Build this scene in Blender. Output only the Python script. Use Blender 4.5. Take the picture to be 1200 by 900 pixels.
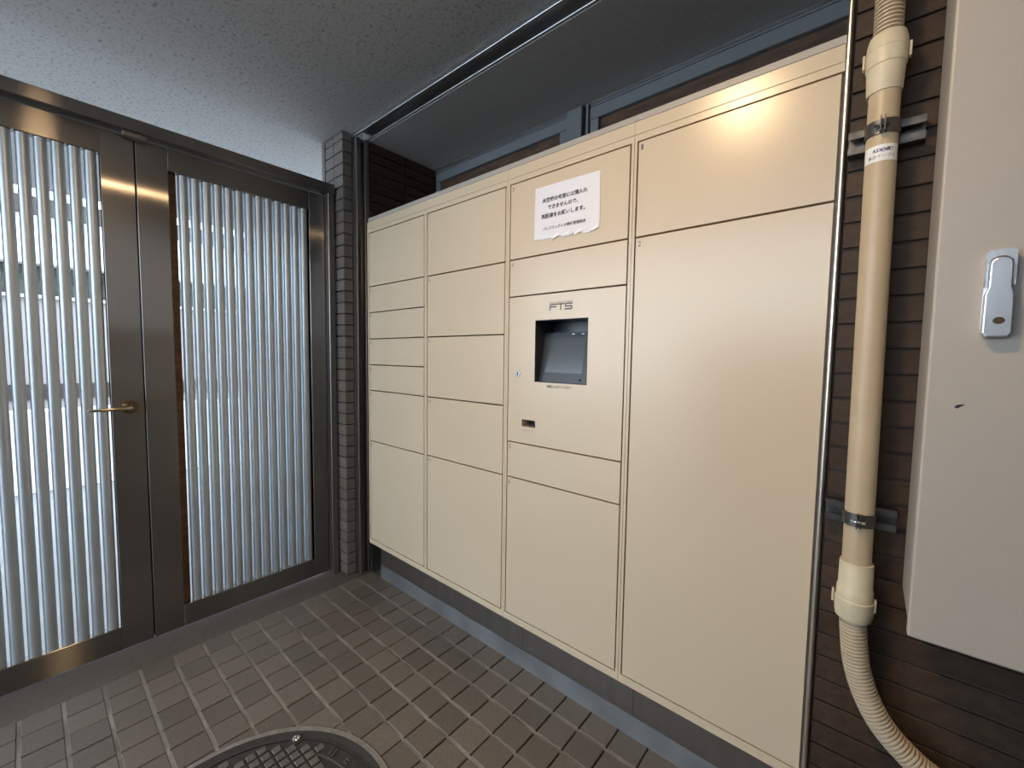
import bpy, bmesh, math, random
from mathutils import Vector, Matrix
random.seed(7)
S = bpy.context.scene
COL = S.collection
for o in list(bpy.data.objects):
    bpy.data.objects.remove(o)

# ------------------------------------------------------------------ camera
F_PX = 487.493
YAW, PITCH, ROLL = 0.708453627, -0.0643694449, 0.0140558096
fw = Vector((-math.sin(YAW) * math.cos(PITCH), math.cos(YAW) * math.cos(PITCH), math.sin(PITCH)))
rt = fw.cross(Vector((0, 0, 1))).normalized()
up = rt.cross(fw)
r2 = rt * math.cos(ROLL) + up * math.sin(ROLL)
u2 = up * math.cos(ROLL) - rt * math.sin(ROLL)
cam_d = bpy.data.cameras.new('camera')
cam_d.sensor_width = 36.0
cam_d.lens = F_PX / 1200.0 * 36.0
cam_d.clip_start = 0.02
cam = bpy.data.objects.new('camera', cam_d)
COL.objects.link(cam)
M = Matrix((r2, u2, -fw)).transposed().to_4x4()
M.translation = Vector((0, -1.10734, 1.22))
cam.matrix_world = M
S.camera = cam

# ------------------------------------------------------------------ sky, exposure
w = bpy.data.worlds.new('overcast_sky')
S.world = w
w.use_nodes = True
nt = w.node_tree
bg = nt.nodes['Background']
bg.inputs['Color'].default_value = (0.74, 0.87, 1.0, 1)
bg.inputs['Strength'].default_value = 6.3
S.view_settings.view_transform = 'Standard'
S.view_settings.look = 'None'
S.view_settings.exposure = 0.0
S.view_settings.gamma = 1.0
S.view_settings.use_curve_mapping = False

# ------------------------------------------------------------------ materials
MAT = {}


def mat(name, col, rough=0.5, metal=0.0, noise=0.0, nscale=40.0, bump=0.0, bscale=200.0, rnd=0.0, stretch=None,
        aniso=0.0, arot=0.0, spec=0.5, coat=0.0, rvar=0.0):
    m = bpy.data.materials.new(name)
    m.use_nodes = True
    t = m.node_tree
    b = t.nodes['Principled BSDF']
    b.inputs['Roughness'].default_value = rough
    b.inputs['Metallic'].default_value = metal
    b.inputs['Specular IOR Level'].default_value = spec
    b.inputs['Coat Weight'].default_value = coat
    c = (col[0], col[1], col[2], 1)
    b.inputs['Base Color'].default_value = c
    tc = t.nodes.new('ShaderNodeTexCoord')
    vec = tc.outputs['Object']
    if stretch:
        mp = t.nodes.new('ShaderNodeMapping')
        mp.inputs['Scale'].default_value = stretch
        t.links.new(vec, mp.inputs['Vector'])
        vec = mp.outputs['Vector']
    out = None
    if noise > 0:
        n = t.nodes.new('ShaderNodeTexNoise')
        n.inputs['Scale'].default_value = nscale
        n.inputs['Detail'].default_value = 6
        t.links.new(vec, n.inputs['Vector'])
        r = t.nodes.new('ShaderNodeValToRGB')
        r.color_ramp.elements[0].position = 0.3
        r.color_ramp.elements[1].position = 0.7
        lo, hi = 1 - noise, 1 + noise
        r.color_ramp.elements[0].color = (c[0] * lo, c[1] * lo, c[2] * lo, 1)
        r.color_ramp.elements[1].color = (min(1, c[0] * hi), min(1, c[1] * hi), min(1, c[2] * hi), 1)
        t.links.new(n.outputs['Fac'], r.inputs['Fac'])
        out = r.outputs['Color']
        if rvar > 0:
            mr = t.nodes.new('ShaderNodeMapRange')
            mr.inputs['From Min'].default_value = 0.3
            mr.inputs['From Max'].default_value = 0.7
            mr.inputs['To Min'].default_value = rough - rvar
            mr.inputs['To Max'].default_value = rough + rvar
            t.links.new(n.outputs['Fac'], mr.inputs['Value'])
            t.links.new(mr.outputs['Result'], b.inputs['Roughness'])
    if rnd > 0:
        oi = t.nodes.new('ShaderNodeObjectInfo')
        mr = t.nodes.new('ShaderNodeMapRange')
        mr.inputs['To Min'].default_value = 1 - rnd
        mr.inputs['To Max'].default_value = 1 + rnd
        t.links.new(oi.outputs['Random'], mr.inputs['Value'])
        hs = t.nodes.new('ShaderNodeHueSaturation')
        hs.inputs['Color'].default_value = c
        if out:
            t.links.new(out, hs.inputs['Color'])
        t.links.new(mr.outputs['Result'], hs.inputs['Value'])
        out = hs.outputs['Color']
    if out:
        t.links.new(out, b.inputs['Base Color'])
    if bump > 0:
        n2 = t.nodes.new('ShaderNodeTexNoise')
        n2.inputs['Scale'].default_value = bscale
        n2.inputs['Detail'].default_value = 4
        t.links.new(vec, n2.inputs['Vector'])
        bp = t.nodes.new('ShaderNodeBump')
        bp.inputs['Strength'].default_value = bump
        bp.inputs['Distance'].default_value = 0.002
        t.links.new(n2.outputs['Fac'], bp.inputs['Height'])
        t.links.new(bp.outputs['Normal'], b.inputs['Normal'])
    if aniso > 0:
        tg = t.nodes.new('ShaderNodeTangent')
        tg.direction_type = 'RADIAL'
        tg.axis = 'Z'
        b.inputs['Anisotropic'].default_value = aniso
        b.inputs['Anisotropic Rotation'].default_value = arot
        t.links.new(tg.outputs['Tangent'], b.inputs['Tangent'])
    MAT[name] = m
    return m


mat('beige_paint', (0.61, 0.505, 0.365), 0.25, noise=0.02, nscale=3, bump=0.02, bscale=60, spec=0.6)
mat('locker_cap', (0.40, 0.37, 0.33), 0.45)
mat('black_rubber', (0.030, 0.029, 0.028), 0.7)
mat('steel_jamb', (0.34, 0.325, 0.31), 0.38, 1.0)
mat('slat_aluminium', (0.56, 0.625, 0.68), 0.40, 0.7, noise=0.06, nscale=8, stretch=(6, 6, 1))
mat('bright_trim', (0.80, 0.76, 0.70), 0.30, 1.0)
mat('track_aluminium', (0.62, 0.64, 0.66), 0.3, 1.0)
mat('kick_mirror', (0.50, 0.505, 0.51), 0.33, 1.0, noise=0.06, nscale=10, stretch=(3, 3, 0.3), aniso=0.85, arot=0.0)
mat('kick_galvanised', (0.40, 0.42, 0.435), 0.42, 0.8, noise=0.15, nscale=9, rvar=0.08)
mat('floor_tile', (0.135, 0.116, 0.096), 0.50, noise=0.14, nscale=90, bump=0.35, bscale=260, rnd=0.16)
mat('grout', (0.215, 0.20, 0.18), 0.8, noise=0.5, nscale=9, bump=0.3, bscale=150)
mat('sill_stone', (0.105, 0.092, 0.078), 0.5, noise=0.15, nscale=60, bump=0.25, bscale=250)
mat('wall_tile', (0.052, 0.033, 0.022), 0.55, noise=0.22, nscale=55, bump=0.3, bscale=140, rnd=0.15, spec=0.22)
mat('wall_joint', (0.058, 0.048, 0.041), 0.85)
mat('pilaster_tile', (0.15, 0.135, 0.12), 0.45, noise=0.12, nscale=70, bump=0.2, bscale=200, rnd=0.10)
mat('pilaster_joint', (0.075, 0.068, 0.062), 0.85)
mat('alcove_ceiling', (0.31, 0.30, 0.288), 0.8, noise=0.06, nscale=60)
mat('window_frame_grey', (0.205, 0.222, 0.235), 0.45, 0.2)
mat('brown_board', (0.10, 0.055, 0.032), 0.55, noise=0.5, nscale=7, stretch=(1.5, 1, 6))
mat('box_paint', (0.42, 0.38, 0.33), 0.42, bump=0.12, bscale=420, noise=0.015, nscale=30)
mat('handle_silver', (0.62, 0.62, 0.64), 0.30, 0.85, bump=0.1, bscale=500)
mat('pipe_ivory', (0.48, 0.380, 0.250), 0.38, noise=0.05, nscale=25)
mat('coupling_ivory', (0.60, 0.53, 0.37), 0.42, noise=0.10, nscale=30)
mat('flex_ivory', (0.55, 0.46, 0.33), 0.45)
mat('galvanised_clamp', (0.12, 0.115, 0.11), 0.42, 0.9, noise=0.35, nscale=40)
mat('sticker_white', (0.80, 0.79, 0.76), 0.4)
mat('ink_navy', (0.015, 0.015, 0.12), 0.5)
mat('ink_black', (0.015, 0.014, 0.016), 0.6)
mat('ink_grey', (0.12, 0.11, 0.12), 0.6)
mat('paper', (0.76, 0.75, 0.79), 0.7)
mat('tape', (0.95, 0.95, 0.95), 0.12, spec=0.8)
mat('terminal_dark', (0.010, 0.010, 0.012), 0.5)
mat('terminal_bezel', (0.040, 0.048, 0.058), 0.35)
mat('terminal_glass', (0.055, 0.068, 0.082), 0.20, spec=0.9)
mat('slot_brown', (0.06, 0.038, 0.022), 0.5)
mat('cast_iron', (0.050, 0.048, 0.044), 0.50, 0.3, noise=0.2, nscale=60, bump=0.3, bscale=300)
mat('cast_iron_worn', (0.15, 0.142, 0.128), 0.45, 0.4, noise=0.25, nscale=60)
mat('ring_cement', (0.20, 0.19, 0.17), 0.7, noise=0.2, nscale=70)
mat('chrome', (0.85, 0.85, 0.85), 0.12, 1.0)
mat('handle_bronze', (0.55, 0.48, 0.38), 0.25, 1.0)
mat('street_concrete', (0.28, 0.28, 0.28), 0.8, noise=0.1, nscale=5)
mat('facade_white', (0.75, 0.76, 0.77), 0.6)
mat('facade_grey', (0.30, 0.27, 0.26), 0.6)
mat('facade_dark', (0.05, 0.035, 0.03), 0.6)
mat('hedge_dark', (0.05, 0.055, 0.04), 0.8, noise=0.7, nscale=18)
mat('smudge', (0.02, 0.015, 0.02), 0.6)


def brushed(name, col, rough, an, rot, base_rough, along=(0, 1, 0)):
    """hairline-finished steel: reflections smear across the grain"""
    m = bpy.data.materials.new(name)
    m.use_nodes = True
    t = m.node_tree
    t.nodes.remove(t.nodes['Principled BSDF'])
    tg = t.nodes.new('ShaderNodeCombineXYZ')
    for k_ in range(3):
        tg.inputs[k_].default_value = along[k_]
    tc = t.nodes.new('ShaderNodeTexCoord')
    mp = t.nodes.new('ShaderNodeMapping')
    mp.inputs['Scale'].default_value = (10, 10, 0.3) if rot > 0 else (0.3, 0.3, 10)
    n = t.nodes.new('ShaderNodeTexNoise')
    n.inputs['Scale'].default_value = 20
    r = t.nodes.new('ShaderNodeValToRGB')
    r.color_ramp.elements[0].color = (col[0] * .95, col[1] * .95, col[2] * .95, 1)
    r.color_ramp.elements[1].color = (col[0] * 1.05, col[1] * 1.05, col[2] * 1.05, 1)
    t.links.new(tc.outputs['Object'], mp.inputs['Vector'])
    t.links.new(mp.outputs['Vector'], n.inputs['Vector'])
    t.links.new(n.outputs['Fac'], r.inputs['Fac'])
    g = []
    for ro, a in ((rough, an), (base_rough, 0.0)):
        b = t.nodes.new('ShaderNodeBsdfAnisotropic')
        b.inputs['Roughness'].default_value = ro
        b.inputs['Anisotropy'].default_value = a
        b.inputs['Rotation'].default_value = rot
        t.links.new(r.outputs['Color'], b.inputs['Color'])
        t.links.new(tg.outputs[0], b.inputs['Tangent'])
        g.append(b)
    mx = t.nodes.new('ShaderNodeMixShader')
    mx.inputs['Fac'].default_value = 0.38
    t.links.new(g[0].outputs[0], mx.inputs[1])
    t.links.new(g[1].outputs[0], mx.inputs[2])
    t.links.new(mx.outputs[0], t.nodes['Material Output'].inputs['Surface'])
    MAT[name] = m


brushed('steel_vertical_grain', (0.30, 0.29, 0.28), 0.20, 0.85, 0.25, 0.42)
brushed('steel_horizontal_grain', (0.30, 0.29, 0.28), 0.20, 0.85, 0.0, 0.42)


def ceiling_material():
    m = mat('ceiling_spray', (0.37, 0.365, 0.36), 0.9)
    t = m.node_tree
    b = t.nodes['Principled BSDF']
    tc = t.nodes['Texture Coordinate']
    n = t.nodes.new('ShaderNodeTexNoise')
    n.inputs['Scale'].default_value = 80
    n.inputs['Detail'].default_value = 5
    n.inputs['Roughness'].default_value = 0.65
    t.links.new(tc.outputs['Object'], n.inputs['Vector'])
    r = t.nodes.new('ShaderNodeValToRGB')
    r.color_ramp.elements[0].position = 0.30
    r.color_ramp.elements[0].color = (0.13, 0.128, 0.13, 1)
    r.color_ramp.elements[1].position = 0.47
    r.color_ramp.elements[1].color = (0.33, 0.318, 0.305, 1)
    t.links.new(n.outputs['Fac'], r.inputs['Fac'])
    t.links.new(r.outputs['Color'], b.inputs['Base Color'])
    bp = t.nodes.new('ShaderNodeBump')
    bp.inputs['Strength'].default_value = 0.5
    bp.inputs['Distance'].default_value = 0.002
    t.links.new(n.outputs['Fac'], bp.inputs['Height'])
    t.links.new(bp.outputs['Normal'], b.inputs['Normal'])


ceiling_material()

# ------------------------------------------------------------------ helpers


class MB:
    """collects shapes in world coordinates"""

    def __init__(self):
        self.bm = bmesh.new()

    def box(self, x0, x1, y0, y1, z0, z1, bev=0.0, seg=1):
        r = bmesh.ops.create_cube(self.bm, size=1.0)
        for v in r['verts']:
            v.co = Vector(((x0 + x1) / 2 + v.co.x * (x1 - x0), (y0 + y1) / 2 + v.co.y * (y1 - y0), (z0 + z1) / 2 + v.co.z * (z1 - z0)))
        if bev > 0:
            es = list({e for v in r['verts'] for e in v.link_edges})
            bmesh.ops.bevel(self.bm, geom=es, offset=bev, segments=seg, profile=0.5, affect='EDGES')
        return self

    def prism(self, pts, axis, a, b):
        """pts: 2-D outline; extruded along axis from a to b"""
        def P(p, t):
            if axis == 'z':
                return (p[0], p[1], t)
            if axis == 'y':
                return (p[0], t, p[1])
            return (t, p[0], p[1])
        va = [self.bm.verts.new(P(p, a)) for p in pts]
        vb = [self.bm.verts.new(P(p, b)) for p in pts]
        n = len(pts)
        fs = [self.bm.faces.new(va), self.bm.faces.new(vb[::-1])]
        for i in range(n):
            fs.append(self.bm.faces.new((va[i], vb[i], vb[(i + 1) % n], va[(i + 1) % n])))
        bmesh.ops.recalc_face_normals(self.bm, faces=fs)
        return self

    def lathe(self, prof, cx, cy, seg=32, smooth=True):
        """prof: list of (radius, z), closed onto the axis when radius is 0"""
        rings = []
        for r, z in prof:
            if r < 1e-6:
                rings.append([self.bm.verts.new((cx, cy, z))])
            else:
                rings.append([self.bm.verts.new((cx + r * math.cos(2 * math.pi * i / seg), cy + r * math.sin(2 * math.pi * i / seg), z)) for i in range(seg)])
        fs = []
        for A, B in zip(rings, rings[1:]):
            for i in range(seg):
                j = (i + 1) % seg
                if len(A) == 1 and len(B) == 1:
                    continue
                if len(A) == 1:
                    fs.append(self.bm.faces.new((A[0], B[i], B[j])))
                elif len(B) == 1:
                    fs.append(self.bm.faces.new((A[i], B[0], A[j])))
                else:
                    fs.append(self.bm.faces.new((A[i], B[i], B[j], A[j])))
        if smooth:
            for f in fs:
                f.smooth = True
        bmesh.ops.recalc_face_normals(self.bm, faces=fs)
        return self

    def sweep(self, pts, radii, seg=20):
        """tube through 3-D points with a radius for each"""
        P = [Vector(p) for p in pts]
        rings = []
        side = None
        for i, p in enumerate(P):
            d = (P[min(i + 1, len(P) - 1)] - P[max(i - 1, 0)]).normalized()
            if side is None:
                side = d.cross(Vector((0, 1, 0.01))).normalized()
            side = (side - d * side.dot(d)).normalized()
            o = d.cross(side)
            r = radii[i]
            rings.append([self.bm.verts.new(p + side * (r * math.cos(2 * math.pi * k / seg)) + o * (r * math.sin(2 * math.pi * k / seg))) for k in range(seg)])
        fs = []
        for A, B in zip(rings, rings[1:]):
            for k in range(seg):
                f = self.bm.faces.new((A[k], A[(k + 1) % seg], B[(k + 1) % seg], B[k]))
                f.smooth = True
                fs.append(f)
        fs.append(self.bm.faces.new(rings[0][::-1]))
        fs.append(self.bm.faces.new(rings[-1]))
        bmesh.ops.recalc_face_normals(self.bm, faces=fs)
        return self


def origin(o):
    p = Vector((0, 0, 0))
    while o is not None:
        p = p + o.location
        o = o.parent
    return p


def obj(name, mb, m, parent=None):
    """one mesh object out of world-space shapes"""
    off = origin(parent)
    me = bpy.data.meshes.new(name)
    bm = mb.bm if isinstance(mb, MB) else mb
    bmesh.ops.translate(bm, verts=bm.verts, vec=-off)
    for e in bm.edges:
        if len(e.link_faces) == 2 and e.calc_face_angle(0.0) > 0.6:
            e.smooth = False
    bm.to_mesh(me)
    bm.free()
    me.materials.append(MAT[m])
    o = bpy.data.objects.new(name, me)
    COL.objects.link(o)
    o.parent = parent
    return o


def inst(name, me, parent, loc, rot=None):
    o = bpy.data.objects.new(name, me)
    COL.objects.link(o)
    o.parent = parent
    o.location = Vector(loc) - origin(parent)
    if rot:
        o.rotation_euler = rot
    return o


def mesh_only(mb, m):
    me = bpy.data.meshes.new('piece')
    for e in mb.bm.edges:
        if len(e.link_faces) == 2 and e.calc_face_angle(0.0) > 0.6:
            e.smooth = False
    mb.bm.to_mesh(me)
    mb.bm.free()
    me.materials.append(MAT[m])
    return me


def thing(name, label, cat, loc=(0, 0, 0), group=None):
    o = bpy.data.objects.new(name, None)
    o.empty_display_size = 0.1
    COL.objects.link(o)
    o.location = loc
    return tag(o, label, cat, group)


def tag(o, label, cat, group=None):
    o['label'] = label
    o['category'] = cat
    if group:
        o['group'] = group
    return o


def struct(o, label=None, cat=None):
    o['kind'] = 'structure'
    if label:
        o['label'] = label
    if cat:
        o['category'] = cat
    return o


def text_bm(body, width, height=None, bold=0.0, align='CENTER', shear=0.0):
    """flat lettering as geometry in the XY plane, scaled to a width and a height, centred on the origin"""
    c = bpy.data.curves.new('lettering', 'FONT')
    c.body = body
    c.size = 1.0
    c.align_x = align
    c.offset = bold
    c.shear = shear
    c.resolution_u = 3
    t = bpy.data.objects.new('lettering', c)
    COL.objects.link(t)
    bpy.context.view_layer.update()
    dg = bpy.context.evaluated_depsgraph_get()
    me = bpy.data.meshes.new_from_object(t.evaluated_get(dg))
    bm = bmesh.new()
    bm.from_mesh(me)
    bpy.data.objects.remove(t)
    bpy.data.curves.remove(c)
    bpy.data.meshes.remove(me)
    if len(bm.verts):
        xs = [v.co.x for v in bm.verts]
        ys = [v.co.y for v in bm.verts]
        cx, cy = (min(xs) + max(xs)) / 2, (min(ys) + max(ys)) / 2
        sx = width / max(1e-6, max(xs) - min(xs))
        sy = sx if height is None else height / max(1e-6, max(ys) - min(ys))
        for v in bm.verts:
            v.co = Vector(((v.co.x - cx) * sx, (v.co.y - cy) * sy, 0))
    return bm


def text_on_wall(name, body, cx, cz, y, width, m, parent, height=None, bold=0.0, shear=0.0, tilt=0.0):
    bm = text_bm(body, width, height, bold, shear=shear)
    for v in bm.verts:
        x, z = v.co.x, v.co.y
        v.co = Vector((cx + x * math.cos(tilt) - z * math.sin(tilt), y, cz + x * math.sin(tilt) + z * math.cos(tilt)))
    for f in bm.faces:
        f.normal_update()
        if f.normal.y > 0:
            f.normal_flip()
    return obj(name, bm, m, parent)


ZC = 2.377            # ceiling of the passage
DOOR_X = -2.239       # inner face of the louvred doors

# ------------------------------------------------------------------ setting: floor
floor = struct(obj('floor', MB().box(-2.07, 1.7, -3.6, 0.60, -0.12, -0.013), 'grout'))
MHC, MHR = (-1.080, -0.836), 0.385


def tile_outline(x0, x1, y0, y1):
    pts = []
    n = 20
    cs = [(x0, y0), (x1, y0), (x1, y1), (x0, y1)]
    for i in range(4):
        a, b = cs[i], cs[(i + 1) % 4]
        for k in range(n):
            pts.append((a[0] + (b[0] - a[0]) * k / n, a[1] + (b[1] - a[1]) * k / n))
    R = MHR + 0.001
    outside = [math.hypot(p[0] - MHC[0], p[1] - MHC[1]) > R for p in pts]
    if all(outside):
        return 'whole'
    if not any(outside):
        return None
    i0 = next(i for i in range(len(pts)) if outside[i] and not outside[i - 1])
    seq = []
    for k in range(len(pts)):
        i = (i0 + k) % len(pts)
        if not outside[i]:
            break
        seq.append(pts[i])
    if len(seq) < 4:
        return None
    a1 = math.atan2(seq[-1][1] - MHC[1], seq[-1][0] - MHC[0])
    a0 = math.atan2(seq[0][1] - MHC[1], seq[0][0] - MHC[0])
    d = (a0 - a1 + math.pi) % (2 * math.pi) - math.pi
    core = [seq[0]] + [p for p in seq[1:-1] if p in cs] + [seq[-1]]
    for k in range(0, 7):
        a = a1 + d * k / 6
        core.append((MHC[0] + R * math.cos(a), MHC[1] + R * math.sin(a)))
    return core


PX, PY = 0.1005, 0.0997
TW, TD = 0.0955, 0.0900
tile_me = mesh_only(MB().box(-TW / 2, TW / 2, -TD / 2, TD / 2, -0.02, 0.0, 0.0018), 'floor_tile')
rest = MB()
count = 0
for j in range(-22, 8):
    for i in range(-4, 26):
        x0 = -1.67 + PX * i
        y0 = -0.573 + PY * j
        cx, cy = x0 + PX / 2, y0 + PY / 2
        if cy > 0.125 or cx > 1.2:
            continue
        near = (cy - 0.118) > -1.5 and cx < -0.15 and (cx * 0.65 - (cy + 1.107) * 0.76) < -0.30
        o = tile_outline(cx - TW / 2, cx + TW / 2, cy - TD / 2, cy + TD / 2)
        if o is None:
            continue
        dz = random.uniform(-0.0008, 0.0008)
        if o != 'whole':
            try:
                obj('floor_tile', MB().prism(o, 'z', -0.02, dz), 'floor_tile', floor)
            except ValueError:
                pass
            continue
        if near and count < 270:
            inst('floor_tile', tile_me, floor, (cx, cy, dz), (random.uniform(-.002, .002), random.uniform(-.002, .002), random.uniform(-.004, .004)))
            count += 1
        else:
            rest.box(cx - TW / 2, cx + TW / 2, cy - TD / 2, cy + TD / 2, -0.02, dz)
o = obj('floor_tile_field', rest, 'floor_tile', floor)
o['kind'] = 'stuff'
for j in range(-22, 8):
    y0 = -0.573 + PY * j
    if y0 > 0.11:
        continue
    spans = [(-2.07, 1.2)]
    if abs(y0 - MHC[1]) < MHR:
        hw = math.sqrt(MHR ** 2 - (y0 - MHC[1]) ** 2)
        spans = [(-2.07, MHC[0] - hw), (MHC[0] + hw, 1.2)]
    for a, b in spans:
        obj('grout_line', MB().box(a, b, y0 - 0.0047, y0 + 0.0047, -0.0128, -0.0022), 'grout', floor)
struct(obj('trim_1', MB().box(-2.36, -2.0725, -1.8, 0.13, -0.10, -0.0005, 0.002), 'sill_stone'))
struct(obj('ground', MB().box(-14, -2.3605, -16, 8, -0.2, -0.015), 'street_concrete'), 'pale concrete paving of the street seen between the door slats', 'ground')
struct(obj('forecourt', MB().box(-2.0, 14, -16, -3.605, -0.2, -0.015).box(1.705, 14, -3.605, 6, -0.2, -0.015), 'street_concrete'), 'pale concrete forecourt outside the passage', 'ground')

# ------------------------------------------------------------------ ceilings and walls
struct(obj('ceiling', MB().box(-4.6, 1.7, -3.2, 0.048, ZC, ZC + 0.22).box(-4.6, -2.36, 0.048, 1.6, ZC, ZC + 0.22), 'ceiling_spray'))
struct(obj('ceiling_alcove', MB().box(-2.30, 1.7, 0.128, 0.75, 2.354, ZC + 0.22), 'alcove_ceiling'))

struct(obj('wall_far_end_offscreen', MB().box(1.7, 1.9, -2.9, 0.75, -0.1, ZC + 0.22), 'wall_tile'))  # unseen end wall, closed to keep daylight off the right side
# far side of the passage, behind the camera: a solid wall, then open to the forecourt
struct(obj('wall_front_low', MB().box(-1.2, 0.149, -2.9, -2.75, 0.0, 1.42), 'wall_tile'))
struct(obj('wall_front_offscreen', MB().box(0.15, 1.7, -2.9, -2.7, 0.0, ZC - 0.001), 'wall_tile'))  # unseen wall, added to cut the daylight on lockers and cabinet at right

# right wall of dark border tiles
wr = struct(obj('wall_right', MB().box(-0.0590, 1.698, 0.007, 0.60, -0.004, ZC - 0.001), 'wall_joint'))
ROW = 0.0513
tw = 0.400
bt = mesh_only(MB().box(-tw / 2 + 0.003, tw / 2 - 0.003, -0.007, 0.010, -ROW / 2 + 0.0024, ROW / 2 - 0.0024, 0.0018, 2), 'wall_tile')
nrow = 0
z = 1.502 - ROW * 29
while z < ZC - 0.03:
    for k in range(4):
        if z > 0.05:
            inst('tile', bt, wr, (-0.058 + tw / 2 + tw * k, 0.0075, z + ROW / 2), (random.uniform(-.008, .008), 0, random.uniform(-.006, .006)))
    z += ROW

# pilaster of small tiles beside the doors
wp = struct(obj('wall_entrance', MB().box(-2.317, -2.135, 0.008, 0.60, 0.0, ZC - 0.0005), 'pilaster_joint'))
obj('edge_trim', MB().box(-2.349, -2.3175, -0.004, 0.05, 0.0, ZC - 0.0005, 0.002), 'steel_jamb', wp)
obj('top_trim', MB().box(-2.349, -2.127, -0.003, 0.004, ZC - 0.010, ZC - 0.001), 'steel_jamb', wp)
PR = 0.0598
ta = mesh_only(MB().box(-0.0475, 0.0475, -0.007, 0.010, -PR / 2 + 0.0035, PR / 2 - 0.0035, 0.003, 2), 'pilaster_tile')
tb = mesh_only(MB().box(-0.0450, 0.0450, -0.007, 0.010, -PR / 2 + 0.0035, PR / 2 - 0.0035, 0.003, 2), 'pilaster_tile')
tcn = mesh_only(MB().box(-0.007, 0.008, -0.0185, 0.0185, -PR / 2 + 0.0035, PR / 2 - 0.0035, 0.003, 2), 'pilaster_tile')
z = 0.004
while z < ZC - 0.02:
    zz = z + PR / 2
    j = lambda: random.uniform(-.012, .012)
    inst('tile', ta, wp, (-2.1745, 0.0075, zz), (j(), 0, j() * .5))
    inst('tile', tb, wp, (-2.2705, 0.0075, zz), (j(), 0, j() * .5))
    inst('tile', tcn, wp, (-2.1350, 0.0325, zz), (0, j(), j() * .5))
    z += PR

# alcove side and rear wall
wl = struct(obj('wall_left', MB().box(-2.13, -2.092, 0.128, 0.575, -0.1, 2.3535), 'wall_joint'))
al = mesh_only(MB().box(-0.006, 0.010, -0.1085, 0.1085, -ROW / 2 + 0.003, ROW / 2 - 0.003, 0.002), 'wall_tile')
z = 2.354 - ROW
while z > 1.75:
    for k in range(2):
        inst('tile', al, wl, (-2.0900, 0.240 + 0.2215 * k, z + ROW / 2))
    z -= ROW
wbk = struct(obj('wall_back', MB().box(-2.30, 0.0, 0.62, 0.75, -0.1, 2.3535), 'wall_joint'))

# windows above the lockers
YW = 0.572


def window(n, x0, x1, left, right):
    wdw = struct(obj('window_%d' % n, MB().box(x0, x1, YW + 0.004, YW + 0.046, 2.337, 2.3535), 'window_frame_grey'))
    obj('head_trim', MB().box(x0, x1, YW - 0.008, YW + 0.003, 2.3425, 2.3525, 0.001), 'track_aluminium', wdw)
    obj('top_rail', MB().box(x0, x1, YW, YW + 0.04, 2.2805, 2.3325, 0.002), 'window_frame_grey', wdw)
    if left:
        obj('stile', MB().box(x0, x0 + 0.041, YW + 0.002, YW + 0.04, 1.70, 2.280, 0.002), 'window_frame_grey', wdw)
    if right:
        obj('stile', MB().box(x1 - 0.043, x1, YW + 0.002, YW + 0.04, 1.70, 2.280, 0.002), 'window_frame_grey', wdw)
    obj('pane', MB().box(x0 + (0.042 if left else 0.0), x1 - (0.044 if right else 0.0), YW + 0.020, YW + 0.026, 1.70, 2.280), 'brown_board', wdw)


window(1, -2.078, -1.123, True, True)
window(2, -1.003, -0.062, True, True)
mu = struct(obj('trim_2', MB().box(-1.1225, -1.040, YW - 0.012, YW + 0.046, 1.70, 2.3535, 0.003), 'window_frame_grey'))
obj('fin', MB().box(-1.022, -1.010, YW - 0.004, YW + 0.04, 1.70, 2.3535, 0.001), 'window_frame_grey', mu)

# shutter track: head in the ceiling line and left jamb
hd = struct(obj('trim_3', MB().box(-2.127, 1.7, 0.060, 0.116, ZC + 0.035, ZC + 0.22), 'steel_jamb'))
for y0 in (0.0485, 0.1165):
    obj('lip', MB().box(-2.127, 1.698, y0, y0 + 0.0110, ZC - 0.020, ZC + 0.20, 0.002, 2), 'track_aluminium', hd)
jb = struct(obj('trim_4', MB().box(-2.127, -2.110, 0.0525, 0.128, 0.0, ZC - 0.021), 'steel_jamb'))
for y0, xo in ((0.053, -2.083), (0.099, -2.078)):
    obj('fin', MB().box(-2.1095, xo, y0, y0 + 0.024, 0.0, ZC - 0.021, 0.003, 2), 'steel_jamb', jb)

# ------------------------------------------------------------------ louvred steel doors
slat_prof = [(-0.020, 0.0150), (-0.020, -0.0150), (-0.018, -0.0165)]     # bullet section: rounded face to the passage
for k in range(17):
    a = math.pi * (k / 16 - 0.5)
    slat_prof.append((0.005 + 0.0135 * math.cos(a), 0.0168 * math.sin(a)))
slat_prof.append((-0.018, 0.0165))
sm = MB()
sm.prism([(p[0], p[1]) for p in slat_prof], 'z', 0.108, 1.966)
for f in sm.bm.faces:
    if len(f.verts) == 4:
        f.smooth = True
slat_me = mesh_only(sm, 'slat_aluminium')
LEAF_T = 0.040
XD0, XD1 = DOOR_X - LEAF_T, DOOR_X


def leaf(label, ya, yb, oa, ob, slat_ys, zt=1.968, zb=0.107):
    d = struct(thing('door_1', label, 'door', (XD0 + 0.02, (ya + yb) / 2, 0.0)))
    d.name = 'door_%d' % (1 if yb > -0.5 else 2)
    obj('stile', MB().box(XD0, XD1, ya, oa, 0.012, 2.058, 0.0015), 'steel_vertical_grain', d)
    obj('stile', MB().box(XD0, XD1, ob, yb, 0.012, 2.058, 0.0015), 'steel_vertical_grain', d)
    obj('rail', MB().box(XD0, XD1, oa + 0.0003, ob - 0.0003, zt, 2.058, 0.001), 'steel_horizontal_grain', d)
    obj('rail', MB().box(XD0, XD1, oa + 0.0003, ob - 0.0003, 0.012, zb, 0.001), 'steel_horizontal_grain', d)
    for y in slat_ys:
        inst('slat', slat_me, d, (DOOR_X - 0.0215, y, 0.0))
    return d


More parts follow.
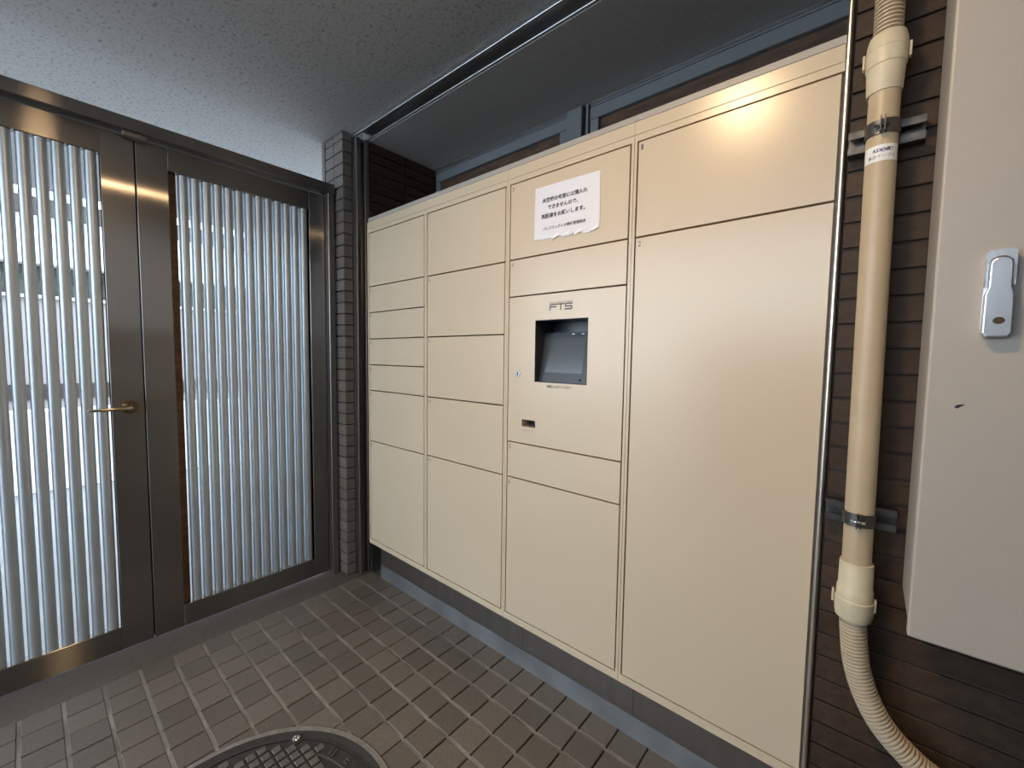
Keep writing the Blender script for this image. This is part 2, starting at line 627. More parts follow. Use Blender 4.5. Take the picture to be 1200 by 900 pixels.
P_S = 0.0413
ry = [-0.149 - P_S * k for k in range(13)]
d1 = leaf('brushed steel louvred door leaf without a lever, next to the tiled pilaster', -0.7965, -0.048, -0.6965, -0.1265, ry)
obj('filler_strip', MB().box(XD0 + 0.002, XD0 + 0.012, -0.6955, -0.667, 0.108, 1.967), 'brown_board', d1)
obj('seam_light_stop', MB().box(XD0 - 0.006, XD0 - 0.0005, -0.8150, -0.7850, 0.012, 2.058), 'black_rubber', d1)  # added behind the seam so outside daylight leaves no bright line
ly = [-0.9225 - P_S * k for k in range(13)]
d2 = leaf('brushed steel louvred door leaf with a lever handle on its closing stile', -1.565, -0.8005, -1.463, -0.898, ly)
hl = obj('lever_handle', MB().sweep([(DOOR_X, -0.846, 1.0), (-2.200, -0.846, 1.0), (-2.186, -0.850, 1.0), (-2.181, -0.862, 1.0), (-2.181, -0.90, 0.999), (-2.181, -0.960, 0.998), (-2.183, -0.968, 0.998)],
                                    [0.009, 0.009, 0.0085, 0.008, 0.0065, 0.0055, 0.003], 12), 'handle_bronze', d2)
rs = MB()
for a, b, r in ((0.0, 0.006, 0.026), (0.006, 0.012, 0.020)):
    rs.prism([(-0.846 + r * math.cos(2 * math.pi * k / 24), 1.0 + r * math.sin(2 * math.pi * k / 24)) for k in range(24)], 'x', DOOR_X + a, DOOR_X + b)
obj('rosette', rs, 'handle_bronze', hl)
tk = MB()
tk.prism([(-0.851 + 0.006 * math.cos(2 * math.pi * k / 12), 1.016 + 0.006 * math.sin(2 * math.pi * k / 12)) for k in range(12)], 'x', DOOR_X + 0.010, DOOR_X + 0.030)
obj('thumb_turn', tk, 'handle_bronze', hl)

fr = struct(obj('trim_5', MB().box(-2.290, -2.189, -1.66, -0.0125, 2.066, 2.113, 0.002), 'steel_horizontal_grain'),
            'steel header channel running above both louvred doors')
obj('jamb', MB().box(-2.290, -2.197, -0.0450, -0.0125, 0.0, 2.0655, 0.002), 'steel_jamb', fr)
obj('jamb', MB().box(-2.290, -2.200, -1.66, -1.568, 0.0, 2.0655, 0.002), 'steel_jamb', fr)
obj('strike_plate', MB().box(-2.236, -2.205, -0.835, -0.765, 2.048, 2.0655, 0.001), 'steel_jamb', fr)

# ------------------------------------------------------------------ parcel lockers
ZB, ZT = 0.290, 1.809
GAP = 0.004
YF = 0.0
cols = [(-1.8814, -1.446), (-1.4248, -0.9885), (-0.9671, -0.5293), (-0.5085, -0.0716)]
bounds = [(-1.8935, -1.4354), (-1.4354, -0.9778), (-0.9778, -0.5189), (-0.5189, -0.0690)]
zl = [[1.5535, 1.4278, 1.2998, 1.1730, 1.0465, 0.7930], [1.5530, 1.3000, 1.0465, 0.7940], [1.5545, 1.4278, 0.9220, 0.7948], [1.5533]]
numbers = [['12', '13', '14', '15', '16', '17', '18'], ['7', '8', '9', '10', '11'], ['3', '4', None, '5', '6'], ['1', '2']]
words = ['beige parcel locker column of seven doors numbered 12 to 18, next to the pilaster',
         'beige parcel locker column of five doors numbered 7 to 11',
         'beige parcel locker column with the touch terminal and a white notice on it',
         'beige parcel locker column with only two doors, numbered 1 and 2']


def panel_with_holes(x0, x1, z0, z1, holes, y0, y1):
    xs = sorted({x0, x1} | {h[0] for h in holes} | {h[1] for h in holes})
    zs = sorted({z0, z1} | {h[2] for h in holes} | {h[3] for h in holes})
    bm = bmesh.new()
    cache = {}

    def V(x, y, z):
        k = (round(x, 5), round(y, 5), round(z, 5))
        if k not in cache:
            cache[k] = bm.verts.new(k)
        return cache[k]

    def solid(i, j):
        if i < 0 or j < 0 or i >= len(xs) - 1 or j >= len(zs) - 1:
            return False
        mx, mz = (xs[i] + xs[i + 1]) / 2, (zs[j] + zs[j + 1]) / 2
        return not any(h[0] < mx < h[1] and h[2] < mz < h[3] for h in holes)
    for i in range(len(xs) - 1):
        for j in range(len(zs) - 1):
            if not solid(i, j):
                continue
            a, b, c, d = xs[i], xs[i + 1], zs[j], zs[j + 1]
            bm.faces.new((V(a, y0, c), V(b, y0, c), V(b, y0, d), V(a, y0, d)))
            bm.faces.new((V(a, y1, c), V(a, y1, d), V(b, y1, d), V(b, y1, c)))
            for di, dj, p, q in ((-1, 0, (a, c), (a, d)), (1, 0, (b, d), (b, c)), (0, -1, (b, c), (a, c)), (0, 1, (a, d), (b, d))):
                if not solid(i + di, j + dj):
                    bm.faces.new((V(p[0], y0, p[1]), V(q[0], y0, q[1]), V(q[0], y1, q[1]), V(p[0], y1, p[1])))
    bmesh.ops.recalc_face_normals(bm, faces=bm.faces)
    return bm


SCREEN = (-0.8505, -0.6495, 1.1380, 1.3430)
SLOT = (-0.9020, -0.8435, 0.9820, 1.0065)
for ci in range(4):
    x0, x1 = cols[ci]
    b0, b1 = bounds[ci]
    u = thing('parcel_locker', words[ci], 'locker', ((b0 + b1) / 2, 0.25, 0.073), 'beige parcel locker columns')
    e = 0.0006
    holes = [(x0 - 0.0022, x1 + 0.0022, ZB - 0.0022, ZT + 0.0022)]
    obj('front_frame', panel_with_holes(b0 + e, b1 - e, 0.2645, 1.8285, holes, YF, 0.022), 'beige_paint', u)
    obj('fascia', MB().box(b0 + (e if ci == 0 else 0), b1 - (e if ci == 3 else 0), YF, 0.020, 1.8297, 1.8645, 0.001), 'beige_paint', u)
    body = MB().box(b0 + e, b1 - e, 0.120, 0.50, 0.2645, 1.866)
    body.box(b0 + e, b0 + 0.008, 0.0225, 0.120, 0.2645, 1.866).box(b1 - 0.008, b1 - e, 0.0225, 0.120, 0.2645, 1.866)
    body.box(b0 + e, b1 - e, 0.0225, 0.120, 0.2645, 0.272).box(b0 + e, b1 - e, 0.0225, 0.120, 1.858, 1.866)
    obj('body', body, 'locker_cap', u)
    obj('lid', MB().box(b0, b1, 0.006, 0.50, 1.8685, 1.8855, 0.001), 'locker_cap', u)
    obj('plinth', MB().box(b0 - (0.085 if ci == 0 else -0.0008), b1 - 0.0008, 0.118, 0.20, 0.0735, 0.2640), 'kick_mirror', u)
    zz = [ZT] + zl[ci] + [ZB]
    for k in range(len(zz) - 1):
        zt, zb = zz[k] - (GAP / 2 if k else 0.0), zz[k + 1] + (GAP / 2 if k < len(zz) - 2 else 0.0)
        zt -= 0.0016 if k == 0 else 0.0003
        zb += 0.0012 if k == len(zz) - 2 else 0.0003
        xa, xb = x0 + 0.0018, x1 - 0.0018
        n = numbers[ci][k]
        if n is None:
            d = obj('terminal_panel', panel_with_holes(xa, xb, zb, zt, [SCREEN, SLOT], YF, 0.018), 'beige_paint', u)
            term = d
        else:
            d = obj('locker_door', MB().box(xa, xb, YF, 0.018, zb, zt, 0.0009), 'beige_paint', u)
            if ci == 2 or ci == 3:
                wd, mm = 0.0085, 'ink_grey'
            else:
                wd, mm = 0.0085, 'ink_grey'
            wd *= 0.75 if n == '1' else (1.8 if len(n) == 2 else 1.0)
            text_on_wall('number', n, xa + 0.007 + wd / 2, zt - 0.0155, YF - 0.0006, wd, mm, d, height=0.0145)
# seam between two units shows as a fine line: the frames stop 1 mm apart
struct_base = tag(obj('base_plate', MB().box(-1.978, -0.071, 0.1165, 0.1985, 0.0, 0.0725), 'kick_galvanised'),
                  'grey galvanised base strip under the lockers, along the floor tiles', 'base plate')

# terminal inside the third column
sx0, sx1, sz0, sz1 = SCREEN
hs = MB()
T = 0.003
hs.box(sx0 + 0.0001, sx0 + 0.0012, 0.0012, 0.110, sz0, sz1).box(sx1 - 0.0012, sx1 - 0.0001, 0.0012, 0.110, sz0, sz1)
hs.box(sx0 + 0.0013, sx1 - 0.0013, 0.0012, 0.110, sz1 - 0.0012, sz1 - 0.0001).box(sx0 + 0.0013, sx1 - 0.0013, 0.0012, 0.110, sz0 + 0.0001, sz0 + 0.0012)
hs.box(sx0, sx1, 0.1105, 0.1125, sz0, sz1)
obj('recess', hs, 'terminal_bezel', term)


def tilt_y(z):
    return 0.022 + (z - 1.138) * 0.21


bz = MB()
bz.prism([(tilt_y(1.1395), 1.1395), (tilt_y(1.304), 1.304), (0.104, 1.304), (0.104, 1.1395)], 'x', sx0 + 0.0014, sx1 - 0.0014)
bezel = obj('terminal', bz, 'terminal_bezel', term)
g = MB()
g.prism([(tilt_y(1.171) - 0.0008, 1.171), (tilt_y(1.288) - 0.0008, 1.288), (tilt_y(1.288) + 0.001, 1.288), (tilt_y(1.171) + 0.001, 1.171)], 'x', -0.838, -0.684)
obj('screen', g, 'terminal_glass', bezel)
kb = MB()
kb.prism([(-0.690 + 0.004 * math.cos(k * math.pi / 6), 1.150 + 0.004 * math.sin(k * math.pi / 6)) for k in range(12)], 'y', tilt_y(1.150) - 0.003, tilt_y(1.150) + 0.004)
obj('key_hole', kb, 'terminal_dark', bezel)
for cx in (-0.735, -0.700):
    obj('indicator', MB().box(cx - 0.005, cx + 0.005, tilt_y(1.298) - 0.001, tilt_y(1.298) + 0.002, 1.2965, 1.2995), 'sticker_white', bezel)
a0, a1, c0_, c1_ = SLOT
sl = MB().box(a0 - 0.003, a1 + 0.003, 0.070, 0.073, c0_ - 0.003, c1_ + 0.003)
sl.box(a0 - 0.003, a0 - 0.0002, 0.0182, 0.0698, c0_ - 0.003, c1_ + 0.003).box(a1 + 0.0002, a1 + 0.003, 0.0182, 0.0698, c0_ - 0.003, c1_ + 0.003)
sl.box(a0, a1, 0.0182, 0.0698, c0_ - 0.003, c0_ - 0.0002).box(a0, a1, 0.0182, 0.0698, c1_ + 0.0002, c1_ + 0.003)
obj('receipt_slot', sl, 'locker_cap', term)
text_on_wall('lettering', 'レシート', -0.8735, 0.9705, -0.0006, 0.044, 'ink_grey', term, height=0.010)
text_on_wall('lettering', '画面にふれてください', -0.7505, 1.1265, -0.0006, 0.094, 'ink_black', term, bold=0.012)
text_on_wall('lettering', 'FULLTIME SYSTEM', -0.7500, 1.3960, -0.0006, 0.086, 'ink_grey', term, height=0.0042, shear=0.25)
# logo of three angular letters
lg = bmesh.new()


def bars(segs, w=0.0042):
    for n_, (xa, za, xb, zb2) in enumerate(segs):
        dx, dz = xb - xa, zb2 - za
        L = math.hypot(dx, dz)
        nx, nz = -dz / L * w / 2, dx / L * w / 2
        ex, ez = dx / L * w / 2, dz / L * w / 2
        vs = [lg.verts.new((x, -0.0006 - 0.00008 * n_, z_)) for x, z_ in ((xa - ex + nx, za - ez + nz), (xb + ex + nx, zb2 + ez + nz), (xb + ex - nx, zb2 + ez - nz), (xa - ex - nx, za - ez - nz))]
        f = lg.faces.new(vs)
        f.normal_update()
        if f.normal.y > 0:
            f.normal_flip()


LZ0, LZ1 = 1.3735, 1.3905
bars([(-0.792, LZ0, -0.7905, LZ1 - 0.002), (-0.7885, LZ1, -0.7665, LZ1), (-0.788, LZ1 - 0.0075, -0.769, LZ1 - 0.0075)])
bars([(-0.761, LZ1, -0.738, LZ1), (-0.7495, LZ1 - 0.003, -0.7505, LZ0)])
bars([(-0.731, LZ1, -0.7085, LZ1), (-0.732, LZ1 - 0.0025, -0.732, LZ1 - 0.006), (-0.731, LZ1 - 0.0085, -0.7105, LZ1 - 0.0085), (-0.709, LZ1 - 0.011, -0.709, LZ0 + 0.002), (-0.7335, LZ0, -0.7105, LZ0)])
obj('logo', lg, 'ink_grey', term)
ck = MB()
ck.prism([(-0.922 + 0.0105 * math.cos(k * math.pi / 12), 1.164 + 0.0105 * math.sin(k * math.pi / 12)) for k in range(24)], 'y', -0.003, 0.006)
lk = obj('cylinder_lock', ck, 'chrome', term)
obj('key_slot', MB().box(-0.9235, -0.9205, -0.0036, -0.0028, 1.158, 1.170), 'terminal_dark', lk)

# printed notice, hung on the door numbered 3
pp = bmesh.new()
NX, NZ = 24, 14
base = [(-0.8585, 1.7695), (-0.6215, 1.7655), (-0.6190, 1.5975), (-0.8600, 1.6030)]
grid = []
rr = random.Random(3)
for jz in range(NZ + 1):
    row = []
    t = jz / NZ
    for ix in range(NX + 1):
        s = ix / NX
        x = (base[0][0] * (1 - s) + base[1][0] * s) * (1 - t) + (base[3][0] * (1 - s) + base[2][0] * s) * t
        zz_ = (base[0][1] * (1 - s) + base[1][1] * s) * (1 - t) + (base[3][1] * (1 - s) + base[2][1] * s) * t
        if jz == NZ and s > 0.35:
            zz_ += 0.0045 * math.sin(s * 21.0)
        y = -0.0012 - 0.0018 * (t ** 3) * (0.5 + 0.5 * math.sin(s * 21.0 + 1)) - 0.0006 * math.sin(s * math.pi)
        row.append(pp.verts.new((x, y, zz_)))
    grid.append(row)
for jz in range(NZ):
    for ix in range(NX):
        f = pp.faces.new((grid[jz][ix], grid[jz + 1][ix], grid[jz + 1][ix + 1], grid[jz][ix + 1]))
        f.smooth = True
bmesh.ops.recalc_face_normals(pp, faces=pp.faces)
bmesh.ops.solidify(pp, geom=list(pp.faces), thickness=0.0002)
notice = tag(obj('notice', pp, 'paper'), 'white printed paper notice taped to the locker door numbered 3', 'notice')
TLT = -0.012
text_on_wall('lettering', '未登録の号室には預入れ', -0.7450, 1.7225, -0.0030, 0.166, 'ink_black', notice, bold=0.014, tilt=TLT)
text_on_wall('lettering', 'できませんので、', -0.7500, 1.6985, -0.0030, 0.112, 'ink_black', notice, bold=0.014, tilt=TLT)
text_on_wall('lettering', '再配達をお願いします。', -0.7500, 1.6725, -0.0030, 0.162, 'ink_black', notice, bold=0.014, tilt=TLT)
text_on_wall('lettering', 'パレステュディオ麹町管理組合', -0.7440, 1.6330, -0.0032, 0.158, 'ink_black', notice, bold=0.008, tilt=TLT)
for cx, ww in ((-0.775, 0.026), (-0.735, 0.022), (-0.690, 0.030), (-0.632, 0.020)):
    tb_ = MB().box(cx - ww / 2, cx + ww / 2, -0.0044, -0.0041, 1.5995, 1.6075)
    for v in tb_.bm.verts:
        v.co.z += (v.co.x - cx) * 0.35
    obj('tape', tb_, 'tape', notice)

# bright corner trim at the right end of the lockers
struct(obj('trim_6', MB().box(-0.0682, -0.0594, -0.0070, 0.060, 0.0, ZC - 0.001, 0.0040, 4), 'bright_trim'))

# ------------------------------------------------------------------ conduit on the tiled wall
PXC, PYC = 0.0005, -0.050
cp = thing('cable_conduit', 'ivory cable conduit with ribbed flexible ends clamped to the brown tiled wall', 'pipe', (PXC, PYC, 0.45))


def axis_x(z):
    return 0.0012 - (z - 0.80) / 0.94 * 0.0062      # the run leans a little


obj('straight_pipe', MB().sweep([(axis_x(z_), PYC, z_) for z_ in (0.80, 1.0, 1.2, 1.4, 1.6, 1.74)], [0.0232] * 6, 40), 'pipe_ivory', cp)
xo = -0.0055
up_c = MB().lathe([(0.0232, 1.716), (0.0252, 1.716), (0.0262, 1.722), (0.0280, 1.762), (0.0296, 1.764), (0.0302, 1.790), (0.0308, 1.7905), (0.0308, 1.7925), (0.0298, 1.793), (0.0290, 1.806), (0.0260, 1.818), (0.0220, 1.819)], xo, PYC, 40)
uc = obj('coupling', up_c, 'coupling_ivory', cp)
for s in (-1, 1):
    obj('lug', MB().box(xo + s * 0.0322 - 0.002, xo + s * 0.0322 + 0.002, PYC - 0.006, PYC + 0.006, 1.770, 1.796, 0.001), 'coupling_ivory', uc)
lo_c = MB().lathe([(0.0232, 0.826), (0.0262, 0.826), (0.0268, 0.822), (0.0272, 0.775), (0.0290, 0.772), (0.0292, 0.752), (0.0312, 0.750), (0.0312, 0.729), (0.0305, 0.728), (0.0305, 0.722), (0.0285, 0.712), (0.0225, 0.708)], PXC + 0.001, PYC, 40)
lc = obj('coupling', lo_c, 'coupling_ivory', cp)
for s in (-1, 1):
    obj('lug', MB().box(PXC + s * 0.0326 - 0.002, PXC + s * 0.0326 + 0.002, PYC - 0.006, PYC + 0.006, 0.734, 0.758, 0.001), 'coupling_ivory', lc)


def catmull(P, n):
    P = [Vector(p) for p in P]
    P = [P[0] * 2 - P[1]] + P + [P[-1] * 2 - P[-2]]
    out = []
    for i in range(1, len(P) - 2):
        a, b, c, d = P[i - 1], P[i], P[i + 1], P[i + 2]
        for k in range(n):
            t = k / n
            out.append(0.5 * ((2 * b) + (c - a) * t + (2 * a - 5 * b + 4 * c - d) * t * t + (3 * b - a - 3 * c + d) * t ** 3))
    out.append(P[-2])
    return out


def corrugated(name, path, r, pitch):
    pts = catmull(path, 60)
    d = [0.0]
    for a, b in zip(pts, pts[1:]):
        d.append(d[-1] + (b - a).length)
    L = d[-1]
    n = int(L / pitch) * 6
    P2, R2 = [], []
    k = 0
    for i in range(n + 1):
        s = L * i / n
        while k < len(d) - 2 and d[k + 1] < s:
            k += 1
        f = (s - d[k]) / max(1e-9, d[k + 1] - d[k])
        P2.append(pts[k].lerp(pts[k + 1], f))
        ph = (s / pitch) % 1.0
        R2.append(r if ph < 0.5 else r - 0.0048)
    return obj(name, MB().sweep(P2, R2, 24), 'flex_ivory', cp)


corrugated('flexible_hose', [(xo, PYC, 1.812), (xo - 0.001, PYC, 1.95), (-0.005, PYC, 2.10), (-0.004, PYC, 2.25), (-0.004, PYC, ZC - 0.004)], 0.0215, 0.0070)
corrugated('flexible_hose', [(0.002, PYC, 0.716), (0.003, PYC, 0.690), (0.011, PYC, 0.620), (0.028, PYC, 0.563), (0.054, PYC, 0.515), (0.090, PYC, 0.480), (0.128, PYC, 0.458), (0.20, PYC, 0.438), (0.32, PYC, 0.430), (0.60, PYC, 0.430)], 0.0222, 0.0070)
# clamps: C-channel on the wall and a two-part band round the pipe
for zc, nm in ((1.650, 'upper'), (0.913, 'lower')):
    ch = MB()
    ch.box(-0.055, 0.056, -0.0275, -0.0245, zc - 0.020, zc - 0.008).box(-0.055, 0.056, -0.0275, -0.0245, zc + 0.008, zc + 0.020)
    ch.box(-0.055, 0.056, -0.0275, -0.0005, zc - 0.0215, zc - 0.0195).box(-0.055, 0.056, -0.0275, -0.0005, zc + 0.0195, zc + 0.0215)
    ch.box(-0.055, 0.056, -0.0030, -0.0005, zc - 0.0195, zc + 0.0195)
    chn = obj('mounting_channel', ch, 'galvanised_clamp', cp)
    band = MB()
    cxb = axis_x(zc)
    band.lathe([(0.0235, zc - 0.012), (0.0258, zc - 0.012), (0.0258, zc + 0.013), (0.0235, zc + 0.013), (0.0235, zc - 0.012)], cxb, PYC, 32)
    bd = obj('clamp_band', band, 'galvanised_clamp', cp)
    for s in (-1, 1):
        obj('ear', MB().box(cxb + s * 0.003 - 0.0010, cxb + s * 0.003 + 0.0010, PYC - 0.037, PYC - 0.024, zc - 0.012, zc + 0.015), 'galvanised_clamp', bd)
    sc = MB()
    sc.sweep([(cxb - 0.012, PYC - 0.031, zc), (cxb + 0.010, PYC - 0.031, zc)], [0.003, 0.003], 8)
    obj('clamp_screw', sc, 'chrome' if zc < 1 else 'galvanised_clamp', bd)


def wrap(bm, zc, r):
    """lays flat lettering round the pipe, its middle towards the room"""
    for v in bm.verts:
        a = v.co.x / r
        v.co = Vector((axis_x(zc) + r * math.sin(a), PYC - r * math.cos(a), zc + v.co.y))
    bmesh.ops.recalc_face_normals(bm, faces=bm.faces)
    return bm


st = bmesh.new()
n = 20
va = [(st.verts.new((-0.031 + 0.060 * k / n, -0.0145, 0)), st.verts.new((-0.031 + 0.060 * k / n, 0.0145, 0))) for k in range(n + 1)]
for A, B in zip(va, va[1:]):
    f = st.faces.new((A[0], B[0], B[1], A[1]))
    f.smooth = True
wrap(st, 1.6035, 0.0236)
bmesh.ops.solidify(st, geom=list(st.faces), thickness=0.0003)
sk = obj('sticker', st, 'sticker_white', cp)
tb1 = text_bm('KDDI㈱', 0.030, 0.0075, bold=0.03, shear=0.2)
bmesh.ops.translate(tb1, verts=tb1.verts, vec=(0.0025, 0, 0))
obj('lettering', wrap(tb1, 1.6085, 0.0240), 'ink_navy', sk)
tb2 = text_bm('集合ケーブル', 0.042, 0.0068, bold=0.0)
bmesh.ops.translate(tb2, verts=tb2.verts, vec=(0.001, 0, 0))
obj('lettering', wrap(tb2, 1.5975, 0.0240), 'ink_grey', sk)

# ------------------------------------------------------------------ wall cabinet at the right
BX0, BX1, BZ0, BZ1, BYF = 0.0690, 0.78, 0.780, 2.02, -0.200
bxr = thing('wall_cabinet', 'grey beige steel wall cabinet with a silver flush handle, beside the ivory conduit', 'cabinet', ((BX0 + BX1) / 2, -0.1, BZ0))
obj('body', MB().box(BX0 + 0.003, BX1 - 0.003, BYF + 0.0235, -0.001, BZ0 + 0.003, BZ1 - 0.003, 0.002), 'box_paint', bxr)
cd = obj('door', MB().box(BX0, BX1, BYF, BYF + 0.020, BZ0, BZ1, 0.0030, 3), 'box_paint', bxr)
obj('gasket', MB().box(BX0 + 0.006, BX1 - 0.006, BYF + 0.0202, BYF + 0.0233, BZ0 + 0.006, BZ1 - 0.006), 'black_rubber', bxr)


def rounded(x0, x1, z0, z1, r0, r1, n=6):
    """outline with corner radius r1 at the top and r0 at the foot"""
    pts = []
    for cx, cz, r, a0 in ((x1 - r1, z1 - r1, r1, 0), (x0 + r1, z1 - r1, r1, 90), (x0 + r0, z0 + r0, r0, 180), (x1 - r0, z0 + r0, r0, 270)):
        for k in range(n + 1):
            a = math.radians(a0 + 90 * k / n)
            pts.append((cx + r * math.cos(a), cz + r * math.sin(a)))
    return pts


HX0, HX1, HZ0, HZ1 = 0.1190, 0.1480, 1.2580, 1.3810
hm = (HX0 + HX1) / 2
hb = MB()
hb.prism(rounded(HX0, HX1, HZ0 + 0.010, HZ1, 0.004, 0.006), 'y', BYF - 0.003, BYF)
hnd = obj('handle', hb, 'handle_silver', cd)
rim_o = [p for p in rounded(HX0, HX1, 1.330, HZ1, 0.0001, 0.006) if p[1] > 1.335]
rim_i = [(hm - 0.0129 * math.cos(math.radians(a)), 1.3590 + 0.0129 * math.sin(math.radians(a))) for a in range(0, 181, 15)]
bz_ = MB()
bz_.prism([(HX1, 1.330)] + rim_o + [(HX0, 1.330), (hm - 0.0129, 1.330)] + rim_i + [(hm + 0.0129, 1.330)], 'y', BYF - 0.011, BYF - 0.003)
obj('handle_bezel', bz_, 'handle_silver', hnd)
lv = MB()
pts = [(hm - 0.0110 + 0.0110 * (1 - math.cos(math.radians(a))), 1.3590 + 0.0110 * math.sin(math.radians(a))) for a in range(0, 181, 15)]
pts = pts + [(hm + 0.0112, 1.328), (hm + 0.0140, 1.318), (hm + 0.0142, HZ0 + 0.006), (hm + 0.0105, HZ0), (hm - 0.0105, HZ0), (hm - 0.0142, HZ0 + 0.006), (hm - 0.0140, 1.318), (hm - 0.0112, 1.328)]
lv.prism(pts, 'y', BYF - 0.0165, BYF - 0.0032)
es = [e for e in lv.bm.edges if all(abs(v.co.y - (BYF - 0.0165)) < 1e-6 for v in e.verts)]
bmesh.ops.bevel(lv.bm, geom=es, offset=0.0018, segments=2, profile=0.5, affect='EDGES')
lever = obj('lever', lv, 'handle_silver', hnd)
kh = MB()
kh.prism([(hm + 0.001 + 0.0058 * math.cos(k * math.pi / 12), 1.2810 + 0.0050 * math.sin(k * math.pi / 12)) for k in range(24)], 'y', BYF - 0.0170, BYF - 0.0160)
obj('key_hole', kh, 'slot_brown', lever)
sd = MB()
sd.prism([(0.1000, 1.1545), (0.1035, 1.1525), (0.1070, 1.1555), (0.1115, 1.1590), (0.1075, 1.1590), (0.1030, 1.1580)], 'y', BYF - 0.0005, BYF + 0.0005)
obj('scuff_mark', sd, 'smudge', cd)

# ------------------------------------------------------------------ manhole cover
mh = thing('manhole_cover', 'round cast iron manhole cover with raised blocks set into the floor tiles', 'manhole cover', (MHC[0], MHC[1], -0.004))
obj('cement_ring', MB().lathe([(MHR - 0.002, -0.0045), (MHR - 0.002, 0.0015), (MHR - 0.018, 0.0015), (MHR - 0.018, -0.0045)], MHC[0], MHC[1], 96), 'ring_cement', mh)
obj('frame', MB().lathe([(MHR - 0.0185, -0.0045), (MHR - 0.0185, 0.0005), (MHR - 0.024, 0.001), (MHR - 0.030, -0.002), (MHR - 0.043, -0.002), (MHR - 0.046, 0.001), (MHR - 0.050, 0.001), (MHR - 0.050, -0.0045)], MHC[0], MHC[1], 96), 'cast_iron', mh)
RC = MHR - 0.052
lid = obj('lid', MB().lathe([(RC, -0.0045), (RC, -0.001), (0.0, -0.001)], MHC[0], MHC[1], 96), 'cast_iron', mh)
bl = MB()
q = 0.0305
for i in range(-12, 13):
    for j in range(-12, 13):
        x, y = i * q, j * q
        rad = math.hypot(x, y) + 0.013
        if rad > RC - 0.004:
            continue
        bx_, by_ = MHC[0] + x, MHC[1] + y
        # the lettered quarter of the rim stays free of blocks
        ang = math.degrees(math.atan2(y, x))
        if 66 < ang < 118 and rad > RC - 0.040:
            continue
        bl.box(bx_ - 0.0115, bx_ + 0.0115, by_ - 0.0115, by_ + 0.0115, -0.001, 0.0035, 0.0012)
o = obj('raised_blocks', bl, 'cast_iron_worn', lid)
o['kind'] = 'stuff'
rim = MB()
for k in range(40):
    a0, a1 = math.radians(66 + 52 * k / 40), math.radians(66 + 52 * (k + 1) / 40)
    for ra, rb in ((RC - 0.042, RC - 0.039),):
        rim.prism([(MHC[0] + ra * math.cos(a0), MHC[1] + ra * math.sin(a0)), (MHC[0] + rb * math.cos(a0), MHC[1] + rb * math.sin(a0)),
                   (MHC[0] + rb * math.cos(a1), MHC[1] + rb * math.sin(a1)), (MHC[0] + ra * math.cos(a1), MHC[1] + ra * math.sin(a1))], 'z', -0.001, 0.003)
obj('rim_ridge', rim, 'cast_iron_worn', lid)
gl = MB()      # worn cast marks on the rim
for k, strokes in enumerate(([(-.007, 0, .003, .024), (.006, 0, .003, .024)], [(-.006, 0, .003, .02), (.002, .004, .012, .003), (.002, -.006, .012, .003)], [(0, .007, .018, .003), (0, -.004, .018, .003), (0, 0, .003, .024)], [(-.005, 0, .003, .022), (.004, .003, .01, .003), (.006, -.005, .003, .012)])):
    a = math.radians(110 - 11 * k)
    er, et = Vector((math.cos(a), math.sin(a), 0)), Vector((math.sin(a), -math.cos(a), 0))
    c0 = Vector((MHC[0], MHC[1], 0)) + er * (RC - 0.021)
    for (tx, ty, tw_, th_) in strokes:
        q_ = [c0 + et * (tx + sx * tw_ / 2) + er * (ty + sy * th_ / 2) for sx, sy in ((-1, -1), (1, -1), (1, 1), (-1, 1))]
        gl.prism([(p.x, p.y) for p in q_], 'z', -0.001, 0.003)
o = obj('rim_marks', gl, 'cast_iron_worn', lid)
o['kind'] = 'stuff'
bo = MB().lathe([(0.020, -0.0045), (0.020, 0.0020), (0.013, 0.0020), (0.013, 0.0005), (0.0, 0.0005)], -1.318, -0.598, 24)
bt_ = obj('bolt_socket', bo, 'cast_iron', mh)
obj('bolt', MB().lathe([(0.012, 0.000), (0.011, 0.006), (0.007, 0.009), (0.0, 0.010)], -1.318, -0.598, 16), 'chrome', bt_)

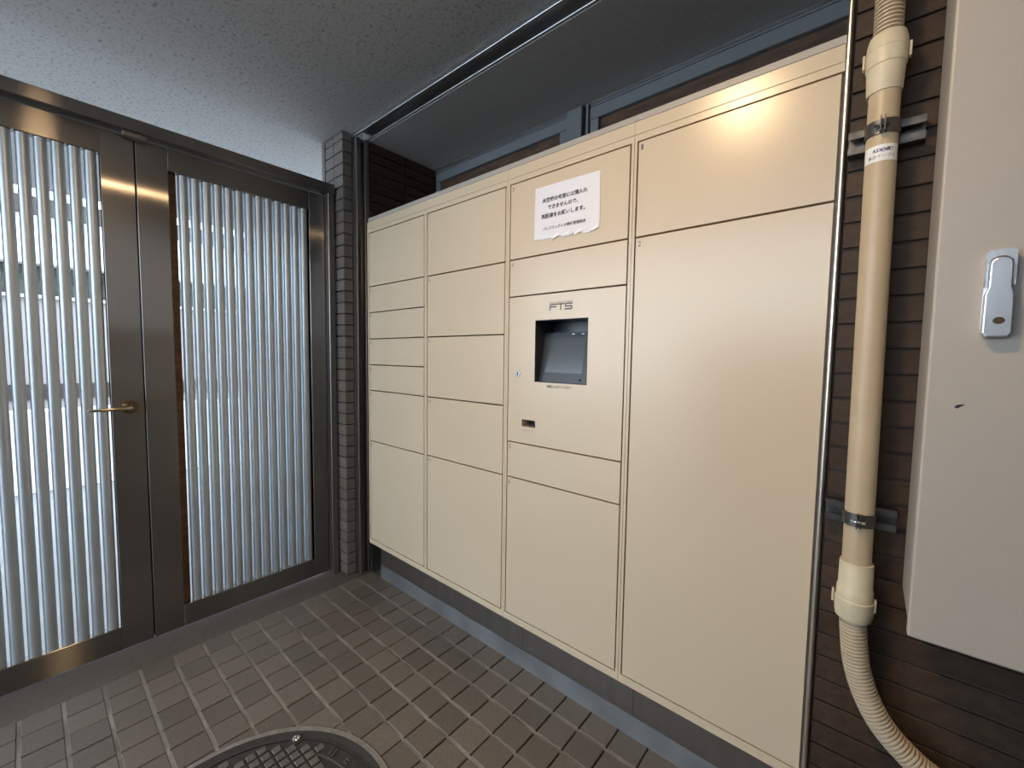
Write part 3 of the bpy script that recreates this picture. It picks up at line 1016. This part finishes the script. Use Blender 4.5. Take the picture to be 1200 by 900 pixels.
# ------------------------------------------------------------------ ceiling downlight (out of the frame, above the cabinet side)
LX, LY = -0.48, -1.00
dl = thing('downlight_offscreen', 'warm round ceiling downlight above the lockers', 'lamp', (LX, LY, ZC))
obj('housing', MB().lathe([(0.102, ZC - 0.0005), (0.102, ZC - 0.026), (0.094, ZC - 0.026), (0.092, ZC - 0.0005)], LX, LY, 32), 'steel_jamb', dl)
em = bpy.data.materials.new('lamp_glow')
em.use_nodes = True
eb = em.node_tree.nodes['Principled BSDF']
eb.inputs['Base Color'].default_value = (1, 0.9, 0.7, 1)
eb.inputs['Emission Color'].default_value = (1.0, 0.67, 0.36, 1)
eb.inputs['Emission Strength'].default_value = 250.0
MAT['lamp_glow'] = em
obj('diffuser_offscreen', MB().lathe([(0.0910, ZC - 0.0005), (0.0910, ZC - 0.004), (0.0, ZC - 0.004)], LX, LY, 32), 'lamp_glow', dl)

# ------------------------------------------------------------------ street seen between the slats
XS = -7.0
k = (XS) / -4.5


def zs(z):
    return 1.22 + (z - 1.22) * k


bd = thing('opposite_building', 'white and grey building front across the street, glimpsed between the door slats', 'building', (XS, -1.0, -0.015))
obj('wall', MB().box(XS - 1.0, XS, -6.5, 3.0, -0.015, zs(1.61)), 'facade_grey', bd)
obj('upper_wall', MB().box(XS - 1.0, XS, -6.5, 3.0, zs(1.8355), zs(2.17)), 'facade_white', bd)
obj('parapet', MB().box(XS - 1.0, XS + 0.05, -6.5, 3.0, zs(2.1705), zs(2.29)), 'facade_dark', bd)
obj('dark_band', MB().box(XS - 1.0, XS - 0.2, -6.5, 3.0, zs(1.6105), zs(1.835)), 'hedge_dark', bd)
obj('ledge', MB().box(XS + 0.001, XS + 0.06, -6.5, 3.0, zs(1.59), zs(1.61)), 'facade_white', bd)
obj('lower_dark_band', MB().box(XS + 0.001, XS + 0.02, -6.5, 3.0, zs(0.87), zs(0.98)), 'facade_dark', bd)  # flat dark strip set on the wall face
rl = tag(obj('street_guard_wall', MB().box(-5.6, -5.4, -6.5, 3.0, -0.015, 0.70, 0.01), 'facade_white'), 'low white wall along the street beyond the louvred doors', 'wall')
